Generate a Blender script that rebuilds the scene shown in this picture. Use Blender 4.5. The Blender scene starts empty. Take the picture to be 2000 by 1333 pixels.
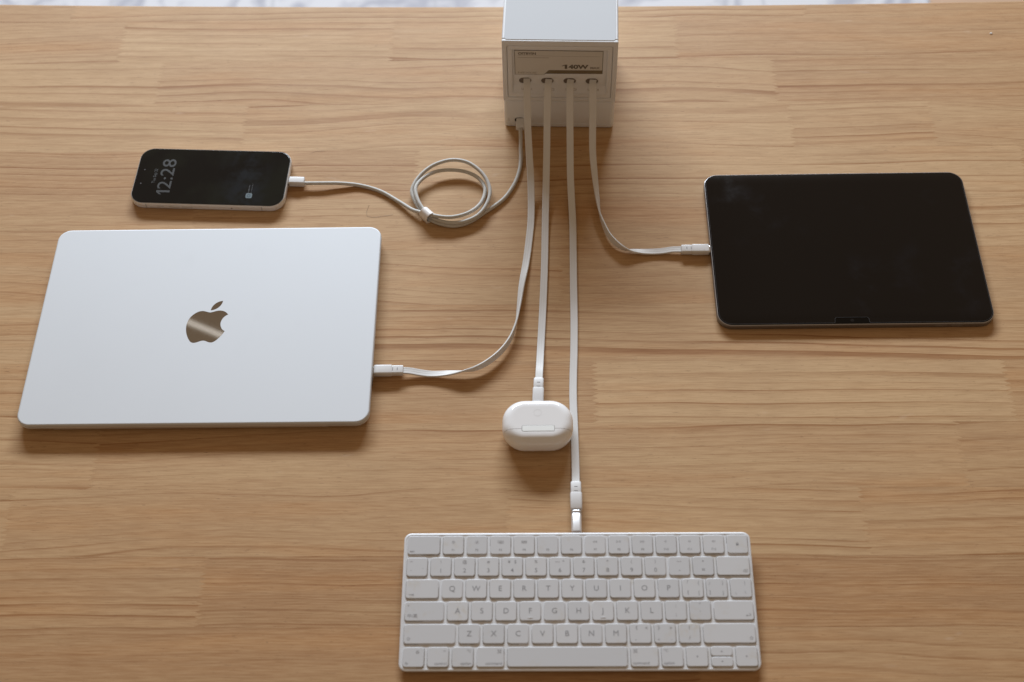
import bpy, bmesh, math, random
from mathutils import Matrix, Vector, Euler
random.seed(7)
MM = 0.001
sc = bpy.context.scene
col = sc.collection
R_ = math.radians

# ------------------------------------------------------------------ camera
cd = bpy.data.cameras.new('camera'); cam = bpy.data.objects.new('camera', cd); col.objects.link(cam)
pit, roll = R_(55.4127), R_(-1.9286)
fw = Vector((0, math.cos(pit), -math.sin(pit))); rt = Vector((1, 0, 0)); up = rt.cross(fw)
cr = rt*math.cos(roll) + up*math.sin(roll); cu = up*math.cos(roll) - rt*math.sin(roll)
M = Matrix((cr, cu, -fw)).transposed().to_4x4(); M.translation = Vector((0, 0, 1.04364)); cam.matrix_world = M
cd.sensor_width = 36; cd.lens = 49.798; cd.clip_start = .02; cd.clip_end = 60
cd.dof.use_dof = True; cd.dof.focus_distance = 1.285; cd.dof.aperture_fstop = 5.6
sc.camera = cam

# ------------------------------------------------------------------ light: dim warm room, one window behind the table
w = bpy.data.worlds.new('World'); sc.world = w; w.use_nodes = True
bg = w.node_tree.nodes['Background']; bg.inputs[0].default_value = (.268, .187, .120, 1); bg.inputs[1].default_value = 1.0
def area(name, loc, target, sx, sy, power, color, spin=0):
    l = bpy.data.lights.new(name, 'AREA'); l.shape = 'RECTANGLE'; l.size = sx; l.size_y = sy; l.energy = power; l.color = color
    o = bpy.data.objects.new(name, l); col.objects.link(o); o.location = loc
    q = (Vector(target)-Vector(loc)).to_track_quat('-Z', 'Y'); o.rotation_euler = (q.to_matrix() @ Matrix.Rotation(spin, 3, 'Z')).to_euler()
    return o
area('window_light', (-.26, 4.6, 1.74), (0, .75, 0), 3.0, .58, 306, (.86, .955, 1.06))
sl = area('ceiling_strip_lamp', (-.908, 2.440, 2.40), (-.908, 2.440, 0), 1.5, .012, .070, (1, .95, .86))
sl.rotation_euler = (0, 0, math.atan2(-18, 35))
sc.view_settings.view_transform = 'Standard'; sc.view_settings.look = 'None'; sc.view_settings.exposure = 0; sc.view_settings.gamma = 1

# ------------------------------------------------------------------ helpers
def lin(h):
    h = h.lstrip('#'); c = [int(h[i:i+2], 16)/255 for i in (0, 2, 4)]
    return tuple(((v+.055)/1.055)**2.4 if v > .04045 else v/12.92 for v in c)+(1,)
class NT:
    def __init__(s, name):
        s.m = bpy.data.materials.new(name); s.m.use_nodes = True; s.t = s.m.node_tree; s.b = s.t.nodes['Principled BSDF']
    def n(s, typ, **kw):
        x = s.t.nodes.new(typ)
        for k, v in kw.items(): setattr(x, k, v)
        return x
    def l(s, a, b): s.t.links.new(a, b)
    def val(s, inp, v):
        if hasattr(v, 'is_linked') or isinstance(v, bpy.types.NodeSocket): s.l(v, inp)
        else: inp.default_value = v
    def math(s, op, a, b=0.0, c=None, clamp=False):
        x = s.n('ShaderNodeMath', operation=op, use_clamp=clamp); s.val(x.inputs[0], a); s.val(x.inputs[1], b)
        if c is not None: s.val(x.inputs[2], c)
        return x.outputs[0]
    def comb(s, x, y, z):
        k = s.n('ShaderNodeCombineXYZ')
        for i, v in enumerate((x, y, z)): s.val(k.inputs[i], v)
        return k.outputs[0]
    def sep(s, v): k = s.n('ShaderNodeSeparateXYZ'); s.l(v, k.inputs[0]); return k.outputs
    def noise(s, vec, scale=1, detail=2, rough=.5):
        k = s.n('ShaderNodeTexNoise'); s.l(vec, k.inputs['Vector']); k.inputs['Scale'].default_value = scale
        k.inputs['Detail'].default_value = detail; k.inputs['Roughness'].default_value = rough; return k.outputs['Fac']
    def ss(s, x, lo, hi, o0=0., o1=1.):
        k = s.n('ShaderNodeMapRange', interpolation_type='SMOOTHSTEP'); s.val(k.inputs[0], x)
        for i, v in enumerate((lo, hi, o0, o1)): s.val(k.inputs[i+1], v)
        return k.outputs[0]
    def mix(s, f, a, b, mode='MIX'):
        k = s.n('ShaderNodeMix', data_type='RGBA', blend_type=mode); s.val(k.inputs[0], f); s.val(k.inputs[6], a); s.val(k.inputs[7], b); return k.outputs[2]
    def obj(s): return s.n('ShaderNodeTexCoord').outputs['Object']
    def attr(s, name): k = s.n('ShaderNodeAttribute', attribute_type='OBJECT', attribute_name=name); return k.outputs['Fac']
    def bump(s, h, strength, dist):
        k = s.n('ShaderNodeBump'); k.inputs['Strength'].default_value = strength; k.inputs['Distance'].default_value = dist
        s.l(h, k.inputs['Height']); s.l(k.outputs[0], s.b.inputs['Normal'])
    def set(s, color=None, rough=None, metal=None, spec=None, coat=None, sss=None):
        i = s.b.inputs
        for k, v in (('Base Color', color), ('Roughness', rough), ('Metallic', metal), ('Specular IOR Level', spec), ('Coat Weight', coat)):
            if v is not None: s.val(i[k], v)
        return s
def simple(name, color, rough=.5, metal=0, spec=.5, var=0., vscale=60, coat=None):
    k = NT(name)
    if var:
        nz = k.noise(k.obj(), vscale, 4, .6)
        c2 = tuple(min(1, v*(1-var)) for v in color[:3])+(1,); c1 = tuple(min(1, v*(1+var*.4)) for v in color[:3])+(1,)
        k.set(k.mix(nz, c2, c1), k.math('MULTIPLY_ADD', nz, .12, rough-.06), metal, spec, coat)
    else: k.set(color, rough, metal, spec, coat)
    return k.m

def link(name, me, parent=None, mat=None, smooth=35, **props):
    o = bpy.data.objects.new(name, me); col.objects.link(o)
    if mat is not None and not me.materials: me.materials.append(mat)
    if parent is not None: o.parent = parent
    if smooth and len(me.polygons):
        me.set_sharp_from_angle(angle=R_(smooth)); me.polygons.foreach_set('use_smooth', [len(p.vertices) < 7 for p in me.polygons]); me.update()
    for k, v in props.items(): o[k] = v
    return o
def mesh(name, verts, faces):
    me = bpy.data.meshes.new(name); me.from_pydata([tuple(c*MM for c in v) for v in verts], [], faces); me.update()
    bm = bmesh.new(); bm.from_mesh(me); bmesh.ops.recalc_face_normals(bm, faces=bm.faces); bm.to_mesh(me); bm.free(); return me
def thing(name, label, cat, loc=(0, 0, 0), rot=(0, 0, 0), group=None):
    o = bpy.data.objects.new(name, None); col.objects.link(o); o.empty_display_size = .02
    o.location = Vector(loc)*MM; o.rotation_euler = rot; o['label'] = label; o['category'] = cat
    if group: o['group'] = group
    return o
def rrect(wd, dp, r, seg=6, cx=0, cy=0):
    r = max(min(r, wd/2-1e-3, dp/2-1e-3), 1e-3); p = []
    for k, (sx, sy) in enumerate(((1, 1), (-1, 1), (-1, -1), (1, -1))):
        for i in range(seg+1):
            a = (k + i/seg)*math.pi/2
            p.append((cx+sx*(wd/2-r)+r*math.cos(a), cy+sy*(dp/2-r)+r*math.sin(a)))
    return p
def loft(rings, caps=(True, True), closed=True):
    v = []; f = []; n = len(rings[0])
    for r in rings: v += r
    for i in range(len(rings)-1):
        for j in range(n if closed else n-1):
            a = i*n+j; b = i*n+(j+1) % n; f.append((a, b, b+n, a+n))
    if caps[0]: f.append(tuple(range(n))[::-1])
    if caps[1]: f.append(tuple(range((len(rings)-1)*n, len(rings)*n)))
    return v, f
def slab(wd, dp, r, prof, seg=6, cx=0, cy=0):
    """rounded-rectangle solid; prof = [(inset, z), ...] bottom to top"""
    return loft([[(x, y, z) for x, y in rrect(wd-2*i, dp-2*i, r-i, seg, cx, cy)] for i, z in prof])
def fillet(z0, z1, rb, rtp, n=4):
    p = []
    for i in range(n+1):
        a = math.pi/2*i/n; p.append((rb*(1-math.sin(a)), z0+rb*(1-math.cos(a))))
    for i in range(n+1):
        a = math.pi/2*i/n; p.append((rtp*(1-math.cos(a)), z1-rtp+rtp*math.sin(a)))
    return p
def prism(poly, z0, z1):
    return loft([[(x, y, z0) for x, y in poly], [(x, y, z1) for x, y in poly]])
def plate(name, loops, thick, bevel=0.0, to=None):
    """flat plate from 2-D loops (first outer, others holes), lying in XY, z from 0 to thick; to maps (x,y,z)->(x,y,z)"""
    cu = bpy.data.curves.new(name, 'CURVE'); cu.dimensions = '2D'; cu.fill_mode = 'BOTH'
    cu.extrude = max(thick/2-bevel, 0.0); cu.bevel_depth = bevel; cu.bevel_resolution = 2; cu.offset = -bevel
    for lp in loops:
        s = cu.splines.new('POLY'); s.points.add(len(lp)-1); s.use_cyclic_u = True
        for q, (x, y) in zip(s.points, lp): q.co = (x, y, 0, 1)
    o = bpy.data.objects.new(name, cu); me = bpy.data.meshes.new_from_object(o); bpy.data.objects.remove(o); bpy.data.curves.remove(cu)
    bm = bmesh.new(); bm.from_mesh(me); bmesh.ops.remove_doubles(bm, verts=bm.verts, dist=1e-4)
    for v in bm.verts:
        c = (v.co.x, v.co.y, v.co.z+thick/2)
        if to: c = to(*c)
        v.co = Vector(c)*MM
    bmesh.ops.recalc_face_normals(bm, faces=bm.faces); bm.to_mesh(me); bm.free(); me.name = name; me.materials.clear(); return me
_tc = {}
def text_geo(s, size, bold=0.0, wide=1.0, align='CENTER', shear=0.0):
    """verts/faces (mm) of a flat text; cap height is about 0.7 size"""
    key = (s, size, bold, wide, align, shear)
    if key in _tc: return _tc[key]
    cu = bpy.data.curves.new('t', 'FONT'); cu.body = s; cu.size = size; cu.align_x = align; cu.align_y = 'CENTER'; cu.offset = bold; cu.resolution_u = 3; cu.shear = shear
    o = bpy.data.objects.new('t', cu); col.objects.link(o)
    dg = bpy.context.evaluated_depsgraph_get(); me = bpy.data.meshes.new_from_object(o.evaluated_get(dg))
    bpy.data.objects.remove(o); bpy.data.curves.remove(cu)
    r = ([(v.co.x*wide, v.co.y, 0) for v in me.vertices], [tuple(p.vertices) for p in me.polygons]); bpy.data.meshes.remove(me)
    _tc[key] = r; return r
def join(parts):
    v = []; f = []
    for a, b in parts:
        k = len(v); v += list(a); f += [tuple(i+k for i in q) for q in b]
    return v, f
def moved(g, x=0, y=0, z=0, rz=0, fn=None):
    c, s = math.cos(rz), math.sin(rz)
    v = [(p[0]*c-p[1]*s+x, p[0]*s+p[1]*c+y, p[2]+z) for p in g[0]]
    if fn: v = [fn(*p) for p in v]
    return v, g[1]
def flatmesh(name, g):
    me = bpy.data.meshes.new(name); me.from_pydata([tuple(c*MM for c in v) for v in g[0]], [], g[1]); me.update(); return me
def spline(pts, step=2.0):
    """centripetal Catmull-Rom through n-D points, resampled"""
    P = [list(p) for p in pts]; P = [[2*a-b for a, b in zip(P[0], P[1])]]+P+[[2*a-b for a, b in zip(P[-1], P[-2])]]
    out = []
    def d(a, b): return max(math.dist(a[:3], b[:3])**.5, 1e-4)
    for i in range(1, len(P)-2):
        p0, p1, p2, p3 = P[i-1:i+3]; t0 = 0; t1 = d(p0, p1); t2 = t1+d(p1, p2); t3 = t2+d(p2, p3)
        n = max(2, int(math.dist(p1[:3], p2[:3])/step))
        for k in range(n):
            t = t1+(t2-t1)*k/n; L = lambda a, b, ta, tb: [(x*(tb-t)+y*(t-ta))/(tb-ta) for x, y in zip(a, b)]
            a1 = L(p0, p1, t0, t1); a2 = L(p1, p2, t1, t2); a3 = L(p2, p3, t2, t3)
            b1 = L(a1, a2, t0, t2); b2 = L(a2, a3, t1, t3); out.append(L(b1, b2, t1, t2))
    out.append(P[-2]); return out
def sweep(path, section, twists=None):
    pts = [Vector(p[:3]) for p in path]; rings = []
    for i, p in enumerate(pts):
        t = (pts[min(i+1, len(pts)-1)]-pts[max(i-1, 0)]).normalized()
        s = t.cross(Vector((0, 0, 1)))
        s = s.normalized() if s.length > 1e-3 else Vector((1, 0, 0)); n = s.cross(t)
        if twists: q = Matrix.Rotation(R_(twists[i]), 3, t); s = q @ s; n = q @ n
        rings.append([tuple(p+s*a+n*b) for a, b in section])
    return loft(rings)
def circ(r, n=12): return [(r*math.cos(2*math.pi*i/n), r*math.sin(2*math.pi*i/n)) for i in range(n)]

# ------------------------------------------------------------------ materials
def wood():
    k = NT('pine_board'); o = k.obj(); X, Y, Z = k.sep(o); seed = k.attr('seed')
    lo = k.comb(k.math('MULTIPLY', X, 3.2), k.math('MULTIPLY', Y, 7), k.math('MULTIPLY', seed, 37.3))
    warp = k.math('MULTIPLY', k.math('SUBTRACT', k.noise(lo, 1, 2, .45), .5), k.attr('warp'))
    fine = k.comb(k.math('MULTIPLY', X, 14), k.math('MULTIPLY', Y, 60), k.math('MULTIPLY', seed, 11.1))
    warp2 = k.math('MULTIPLY', k.math('SUBTRACT', k.noise(fine, 1, 2, .5), .5), .0022)
    yy = k.math('ADD', k.math('ADD', Y, k.attr('ring_y')), k.math('ADD', warp, k.math('ADD', warp2, k.math('MULTIPLY', X, k.attr('slant')))))
    zz = k.math('ADD', k.attr('ring_z'), k.math('MULTIPLY', X, k.attr('rise')))
    rad = k.math('SQRT', k.math('ADD', k.math('MULTIPLY', yy, yy), k.math('MULTIPLY', zz, zz)))
    t0 = k.math('DIVIDE', rad, k.attr('ring_w'))
    t = k.math('ADD', t0, k.math('MULTIPLY', k.math('SUBTRACT', k.noise(k.comb(k.math('MULTIPLY', t0, .55), seed, 1.7), 1, 2, .6), .5), 2.6)); fr = k.math('FRACT', t)
    wn = k.n('ShaderNodeTexWhiteNoise', noise_dimensions='2D'); k.l(k.comb(k.math('FLOOR', t), seed, 0), wn.inputs['Vector'])
    amp = k.math('MULTIPLY_ADD', k.math('POWER', wn.outputs['Value'], 1.5), 1.0, .22)
    late = k.math('ADD', k.math('MULTIPLY', k.math('MULTIPLY', k.ss(fr, .25, .9), .38), k.ss(fr, .95, 1., 1, 0)), k.math('MULTIPLY', k.math('MULTIPLY', k.ss(fr, .74, .93), .62), k.ss(fr, .935, .995, 1, 0)))
    patch = k.ss(k.noise(k.comb(k.math('MULTIPLY', X, 5), k.math('MULTIPLY', Y, 30), k.math('MULTIPLY', seed, 5.7)), 1, 2, .5), .3, .7, .35, 1)
    late = k.math('MULTIPLY', k.math('MULTIPLY', late, amp), patch)
    fib = k.noise(k.comb(k.math('MULTIPLY', X, 45), k.math('MULTIPLY', Y, 1300), k.math('MULTIPLY', seed, 3.3)), 1, 3, .6)
    fib2 = k.noise(k.comb(k.math('MULTIPLY', X, 16), k.math('MULTIPLY', Y, 330), k.math('MULTIPLY', seed, 8.9)), 1, 3, .55)
    blot = k.noise(k.comb(k.math('MULTIPLY', X, 9), k.math('MULTIPLY', Y, 22), k.math('MULTIPLY', seed, 21.)), 1, 3, .55)
    flk = k.ss(k.noise(k.comb(k.math('MULTIPLY', X, 130), k.math('MULTIPLY', Y, 1900), k.math('MULTIPLY', seed, 2.1)), 1, 1, .4), .715, .77)
    pale = k.mix(k.attr('tone'), (.570, .380, .203, 1), (.392, .216, .098, 1))
    dark = (.295, .142, .055, 1)
    c = pale
    org = k.noise(k.comb(k.math('MULTIPLY', X, 3.5), k.math('MULTIPLY', Y, 34), k.math('MULTIPLY', seed, 14.3)), 1, 3, .6)
    c = k.mix(k.ss(org, .46, .72, 0, .62), c, (.475, .245, .096, 1))
    c = k.mix(k.ss(org, .50, .28, 0, .30), c, (.57, .40, .215, 1))
    c = k.mix(k.ss(fib2, .35, .75, 0, .18), c, (.31, .175, .085, 1))
    c = k.mix(k.ss(fib, .3, .75, 0, .30), c, (.27, .145, .065, 1))
    c = k.mix(k.ss(fib, .72, .25, 0, .30), c, (.67, .49, .29, 1))
    c = k.mix(k.ss(blot, .45, .8, 0, .22), c, (.33, .20, .105, 1))
    c = k.mix(k.math('MULTIPLY', flk, .60), c, (.17, .085, .04, 1))
    c = k.mix(k.math('MINIMUM', k.math('MULTIPLY', late, 1.25), 1.0), c, k.mix(1.0, c, (.65, .515, .40, 1), 'MULTIPLY'))
    # handling wear in table coordinates: pale scuffs and greyish smears, pin dots
    wc = k.n('ShaderNodeNewGeometry').outputs['Position']; wx, wy, wz = k.sep(wc)
    sc1 = k.ss(k.noise(k.comb(k.math('MULTIPLY', wx, 26), k.math('MULTIPLY', wy, 90), 3.), 1, 2, .5), .70, .82, 0, .30)
    c = k.mix(sc1, c, (.66, .52, .40, 1))
    vor = k.n('ShaderNodeTexVoronoi'); k.l(k.comb(wx, wy, 0), vor.inputs['Vector']); vor.inputs['Scale'].default_value = 17; vor.inputs['Randomness'].default_value = 1
    vr = k.sep(vor.outputs['Color'])
    dot = k.math('MULTIPLY', k.ss(vor.outputs['Distance'], .010, .016, 1, 0), k.ss(vr[0], .55, .6))
    c = k.mix(k.math('MULTIPLY', dot, .7), c, (.16, .09, .05, 1))
    k.set(c, k.math('MULTIPLY_ADD', fib2, .14, k.math('MULTIPLY_ADD', blot, .10, .46)), 0, .20)
    k.bump(k.math('ADD', k.math('MULTIPLY', fib, .6), k.math('MULTIPLY', late, -.5)), .16, .00025)
    return k.m
def alu(name, color, rough, metal, smudge=.05):
    k = NT(name); o = k.obj(); g = k.noise(o, 2600, 2, .7); s = k.noise(o, 14, 4, .6); sm = k.ss(k.noise(o, 38, 3, .6), .6, .78, 0, 1)
    d = tuple(v*(1-smudge) for v in color[:3])+(1,)
    k.set(k.mix(k.math('MULTIPLY', s, 1), d, color), k.math('ADD', k.math('MULTIPLY_ADD', s, .10, rough-.05), k.math('MULTIPLY', sm, .03)), metal, .5)
    k.bump(g, .05, .0001); return k.m
def key_mat():
    k = NT('white_key_plastic'); g = k.n('ShaderNodeNewGeometry').outputs['Position']; a = k.noise(g, 42, 3, .6); b = k.noise(g, 260, 3, .6)
    s = k.math('MULTIPLY', k.ss(a, .53, .74), k.ss(b, .35, .7)); rnd = k.n('ShaderNodeObjectInfo').outputs['Random']
    base = k.mix(rnd, (.56, .575, .595, 1), (.60, .612, .628, 1))
    k.set(k.mix(k.math('MULTIPLY', s, .42), base, (.50, .44, .33, 1)), k.math('MULTIPLY_ADD', b, .14, .36), 0, .42); return k.m
def tray_mat():
    k = NT('silver_tray'); g = k.n('ShaderNodeNewGeometry').outputs['Position']; a = k.noise(g, 60, 4, .65)
    k.set(k.mix(k.ss(a, .5, .75, 0, .45), (.70, .72, .745, 1), (.52, .48, .40, 1)), .42, .15, .5); return k.m
def glass(name, base, rough, smear):
    k = NT(name); o = k.obj(); a = k.noise(o, 26, 4, .6); b = k.ss(k.noise(o, 9, 2, .5), .55, .8)
    c2 = tuple(v*1.5 for v in base[:3])+(1,); base = k.mix(k.math('MULTIPLY', k.ss(a, .52, .80), k.ss(k.noise(o, 13, 2, .5), .45, .75)), base, (c2[0], c2[0]*.95, c2[0]*1.1, 1))
    k.set(base, k.math('ADD', rough, k.math('MULTIPLY', k.math('MULTIPLY', k.ss(a, .5, .8), b), smear)), 0, .26); return k.m
def braid():
    k = NT('braided_sleeve'); o = k.obj(); wv = k.noise(o, 1600, 2, .5)
    k.set(k.mix(wv, (.44, .44, .42, 1), (.64, .64, .615, 1)), .62, 0, .3); k.bump(wv, .35, .0003); return k.m
def phone_screen():
    k = NT('phone_screen_glass'); o = k.obj(); x, y, z = k.sep(o); a = k.noise(o, 22, 3, .55); b = k.noise(o, 55, 3, .6)
    g = k.mix(k.ss(a, .40, .72), (.006, .006, .006, 1), (.016, .019, .013, 1))
    bl = k.math('MULTIPLY', k.ss(x, .0, .035), k.math('MULTIPLY', k.ss(x, .062, .04), k.ss(b, .42, .7)))
    k.set((.005, .005, .005, 1), .08, 0, .30)
    k.l(k.mix(bl, g, (.030, .038, .048, 1)), k.b.inputs['Emission Color']); k.b.inputs['Emission Strength'].default_value = .33
    return k.m
def emis(name, color, s):
    k = NT(name); k.set((.01, .01, .01, 1), .3); k.b.inputs['Emission Color'].default_value = color; k.b.inputs['Emission Strength'].default_value = s; return k.m
def marble():
    k = NT('white_marble_tiles'); o = k.obj(); x, y, z = k.sep(o); wp = k.noise(o, 1.6, 4, .6)
    v = k.math('ABSOLUTE', k.math('SUBTRACT', k.noise(k.comb(k.math('ADD', x, wp), k.math('ADD', k.math('MULTIPLY', y, .45), wp), 0), 2.6, 5, .6), .5))
    c = k.mix(k.ss(v, .0, .06, .75, 0), (.50, .495, .51, 1), (.27, .27, .31, 1))
    sx = k.math('ABSOLUTE', k.math('SUBTRACT', k.math('FRACT', k.math('DIVIDE', k.math('ADD', x, .12), .3)), .5)); j = k.ss(sx, .485, .492, 0, .55)
    c = k.mix(j, c, (.35, .35, .37, 1)); k.set(c, .65, 0, .08); return k.m
MWOOD = wood(); MLID = alu('anodised_silver', (.615, .645, .675, 1), .60, .20); MBASE = alu('anodised_silver_base', (.72, .72, .71, 1), .5, .75)
MMIRROR = simple('mirror_emblem', (.46, .46, .46, 1), .025, 1)
MCHARGE = simple('white_matte_plastic', (.72, .75, .785, 1), .45, 0, .35, .04, 40); MTOP = simple('pale_top_plate', (.60, .635, .67, 1), .62, 0, .12, .04, 25)
MDISP = simple('grey_display_plate', (.60, .595, .57, 1), .30, 0, .5, .05, 60); MBRONZE = simple('bronze_strip', (.20, .165, .105, 1), .35, .3)
MPRINT = simple('dark_print', (.12, .105, .085, 1), .5); MPRINT2 = simple('faint_print', (.33, .31, .28, 1), .5); MPOCKET = simple('dark_socket', (.16, .135, .115, 1), .6)
MBLACK = simple('black_gap', (.01, .01, .01, 1), .5)
MBAND = simple('white_rubber_band', (.66, .66, .65, 1), .50, 0, .4, .05, 90); MPLUG = simple('white_plug_plastic', (.69, .695, .70, 1), .34, 0, .45, .03, 80)
MBRAID = braid(); MSTEEL = simple('polished_metal', (.70, .70, .70, 1), .18, 1); MTIE = simple('white_silicone', (.80, .78, .77, 1), .42, 0, .4, .04, 120)
MCASE = simple('glossy_white_plastic', (.82, .83, .84, 1), .13, 0, .5, .02, 50, .4); MHINGE = simple('brushed_hinge', (.83, .86, .85, 1), .38, .25)
MPHONE = simple('satin_pale_metal', (.70, .68, .65, 1), .36, .22, .5, .04, 60); MBTN = simple('pale_button', (.58, .56, .53, 1), .38, .25)
MPAD = simple('space_grey_metal', (.25, .245, .25, 1), .38, .8, .5, .05, 60); MRIM = simple('bright_chamfer', (.58, .58, .60, 1), .3, .9)
MGLASS = glass('black_tablet_glass', (.0012, .0013, .0015, 1), .05, .10); MFILM = glass('screen_film', (.0072, .0056, .0048, 1), .10, .30); MSCREEN = phone_screen()
MKEY = key_mat(); MTRAY = tray_mat(); MLEG = simple('grey_legend', (.25, .255, .27, 1), .5)

# ------------------------------------------------------------------ setting: floor, table
def sheet(name, x0, x1, y0, y1, z, mat):
    return link(name, mesh(name, [(x0, y0, z), (x1, y0, z), (x1, y1, z), (x0, y1, z)], [(0, 1, 2, 3)]), None, mat, 0, kind='structure')
sheet('floor', -4000, 4000, -2500, 5200, -745, marble())
sheet('tan_floor', 780, 4000, 1600, 5200, -741, simple('tan_floor_sheet', (.42, .27, .17, 1), .5, 0, .4, .2, 6))  # plain tan sheet laid just above the marble at the far right

TA = R_(-2.0)
table = thing('wooden_table', 'light pine table top of finger-jointed boards under all the devices', 'table', (0, 0, 0), (0, 0, TA))
def edge(u): return 1152.4+2.05e-5*(u-190)**2   # the far edge bows very slightly
SEAM = [1135.2, 1073.2, 1010.8, 949.2, 886.5, 823.2, 759.7, 697, 633.4, 569.8, 507.6, 446.3, 383.6, 320.6, 257.8]
JOINT = {0: [-499, 282], 1: [-439, -154, 144], 2: [-391, 241], 3: [-296, 251, 391], 4: [-560, -120, 470], 5: [-330, 330], 6: [-585, 20, 560], 7: [-250, 640],
         8: [-420, 47.6, 406.6], 9: [-379.5, 355], 10: [-443, -27, 265], 11: [-272.5, 520], 12: [-600, 120], 13: [-200, 380], 14: [-420, 30, 500]}
# per board: ring_w mm, ring_y mm, ring_z mm, slant, warp mm, rise, tone
SPEC = {(1, 2): (9, 62, 20, .015, 26, .02, .35), (2, 0): (10, 50, 30, .0, 14, .03, .2), (2, 1): (11, 58, 26, .0, 52, .04, .45), (2, 2): (9, 70, 20, -.02, 16, .0, .75),
        (3, 0): (12, 60, 18, .035, 20, .02, .3), (3, 1): (11, -52, 26, .0, 46, .03, .25), (3, 2): (10, 90, 20, -.01, 14, 0, .4), (3, 3): (7.5, 60, 10, .12, 20, 0, .65),
        (8, 1): (2.6, 80, 10, -.01, 14, 0, .7), (8, 2): (11, 75, 10, .0, 12, 0, .1), (7, 1): (8, 85, 10, .02, 18, 0, .4), (6, 1): (9, 70, 12, .05, 30, .0, .35),
        (9, 1): (9, 65, 12, -.02, 30, 0, .45), (10, 1): (9, 58, 16, -.03, 34, 0, .6), (10, 2): (8.5, 60, 14, .02, 26, 0, .35), (10, 3): (8.5, 66, 10, -.03, 16, 0, .5),
        (11, 0): (10, 70, 12, .0, 18, 0, .7), (11, 1): (3.0, 95, 6, .0, 26, 0, 1.1), (12, 1): (9, 75, 12, -.01, 18, 0, 1.0), (12, 0): (9, 70, 12, 0, 12, 0, .8)}
rw = random.Random(21)
def zig(u, v0, v1, n=14, a=2.9):
    jit = [rw.uniform(-.5, .5) for _ in range(2*n+1)]
    return [(u+(a if i % 2 else -a)+jit[i]*.8, v0+(v1-v0)*i/(2*n)) for i in range(2*n+1)]
for row in range(len(SEAM)):
    v1 = SEAM[row-1]-.03 if row else None; v0 = SEAM[row]+.03
    js = [-860]+JOINT[row]+[860]; ends = []
    for i, u in enumerate(js):
        ends.append([(u, v0), (u, v1 if row else edge(u))] if i in (0, len(js)-1) else zig(u, v0, v1 if row else edge(u), 14 if row else 4))
    for i in range(len(js)-1):
        L = [(u+.03, v) for u, v in ends[i]]; Rr = [(u-.03, v) for u, v in ends[i+1]]
        top = []
        if row == 0: top = [(u, edge(u)) for u in range(int(js[i+1])-12, int(js[i])+12, -25)]
        poly = Rr + top + L[::-1]
        cu_, cv_ = (js[i]+js[i+1])/2, (v0+(v1 or 1152))/2
        dz = rw.uniform(-.03, .0)
        if row == 0:
            rings = [[(x-cu_, y-cv_, -26) for x, y in poly], [(x-cu_, y-cv_, -1.2) for x, y in poly], [(x-cu_, y-cv_-(.45 if y > 1146 else 0), -.35) for x, y in poly], [(x-cu_, y-cv_-(1.2 if y > 1146 else 0), dz) for x, y in poly]]
            g = loft(rings)
        else: g = prism([(x-cu_, y-cv_) for x, y in poly], -26, dz)
        o = link('board', mesh('board', *g), table, MWOOD, 0)
        o.location = (cu_*MM, cv_*MM, 0)
        sp = SPEC.get((row, i)) or (rw.choice((6.5, 8, 9.5, 11)), rw.choice((-1, 1))*rw.uniform(35, 95), rw.uniform(8, 26), rw.uniform(-.035, .035), rw.uniform(12, 34), 0, .1+.65*rw.random())
        for kk, vv, m in zip(('ring_w', 'ring_y', 'ring_z', 'slant', 'warp', 'rise', 'tone'), sp, (MM, MM, MM, 1, MM, 1, 1)): o[kk] = float(vv*m)
        o['seed'] = float(row*1.37+i*.61+.3)
for x in (-790, 790):
    for y in (330, 1080):
        o = link('leg', mesh('leg', *slab(60, 60, 4, [(2, -744.5), (0, -742), (0, -26.4)], 3)), table, MWOOD); o.location = (x*MM, y*MM, 0)
        for kk, vv in dict(ring_w=.008, ring_y=.05, ring_z=.02, slant=0., warp=.01, rise=0., tone=.5, seed=x*.01+y*.003).items(): o[kk] = float(vv)
for y in (330, 1080):
    o = link('apron', mesh('apron', *slab(1510, 22, 1, [(0, -110), (0, -26.4)], 2)), table, MWOOD); o.location = (0, y*MM, 0)
    for kk, vv in dict(ring_w=.008, ring_y=.05, ring_z=.02, slant=0., warp=.01, rise=0., tone=.5, seed=y*.01).items(): o[kk] = float(vv)

# ------------------------------------------------------------------ laptop
lap = thing('laptop', 'closed silver laptop with mirror emblem on its lid', 'laptop', (-273.6, 744.4, 0), (0, 0, R_(-1.628)))
b = link('base', mesh('base', *slab(304.1, 215, 12, [(9, .9), (5, 1.2), (2.2, 2.2), (.7, 4.0), (.1, 5.6), (0, 7.0), (.3, 7.3)], 8)), lap, MBASE)
link('lid', mesh('lid', *slab(304.1, 215, 12, [(.5, 7.9), (.15, 8.1), (0, 8.5), (0, 9.9), (.12, 10.5), (.45, 11.0), (.95, 11.25), (1.5, 11.3)], 8)), lap, MLID)
link('gap_seal', mesh('gap_seal', *slab(302, 213, 10, [(0, 7.2), (0, 8.0)], 8)), lap, MBLACK)
link('hinge_cover', mesh('hinge_cover', *slab(238, 4, 1.5, [(.8, 3.0), (.1, 4.0), (0, 5.0), (0, 8.0), (.2, 8.4)], 4, -2, -105.35)), lap, MBASE)
for sx in (-1, 1):
    for sy in (-1, 1): link('foot', mesh('foot', *slab(14, 14, 7, [(.5, 0.02), (0, .5), (0, 1.3)], 5, sx*125, sy*85)), lap, MBLACK)
for yy in (-50.3, -62):
    if yy == -62: link('port', mesh('port', *slab(.2, 9, .05, [(0, 3.4), (0, 6.2)], 1, 152.0, yy)), lap, MBLACK)
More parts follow.
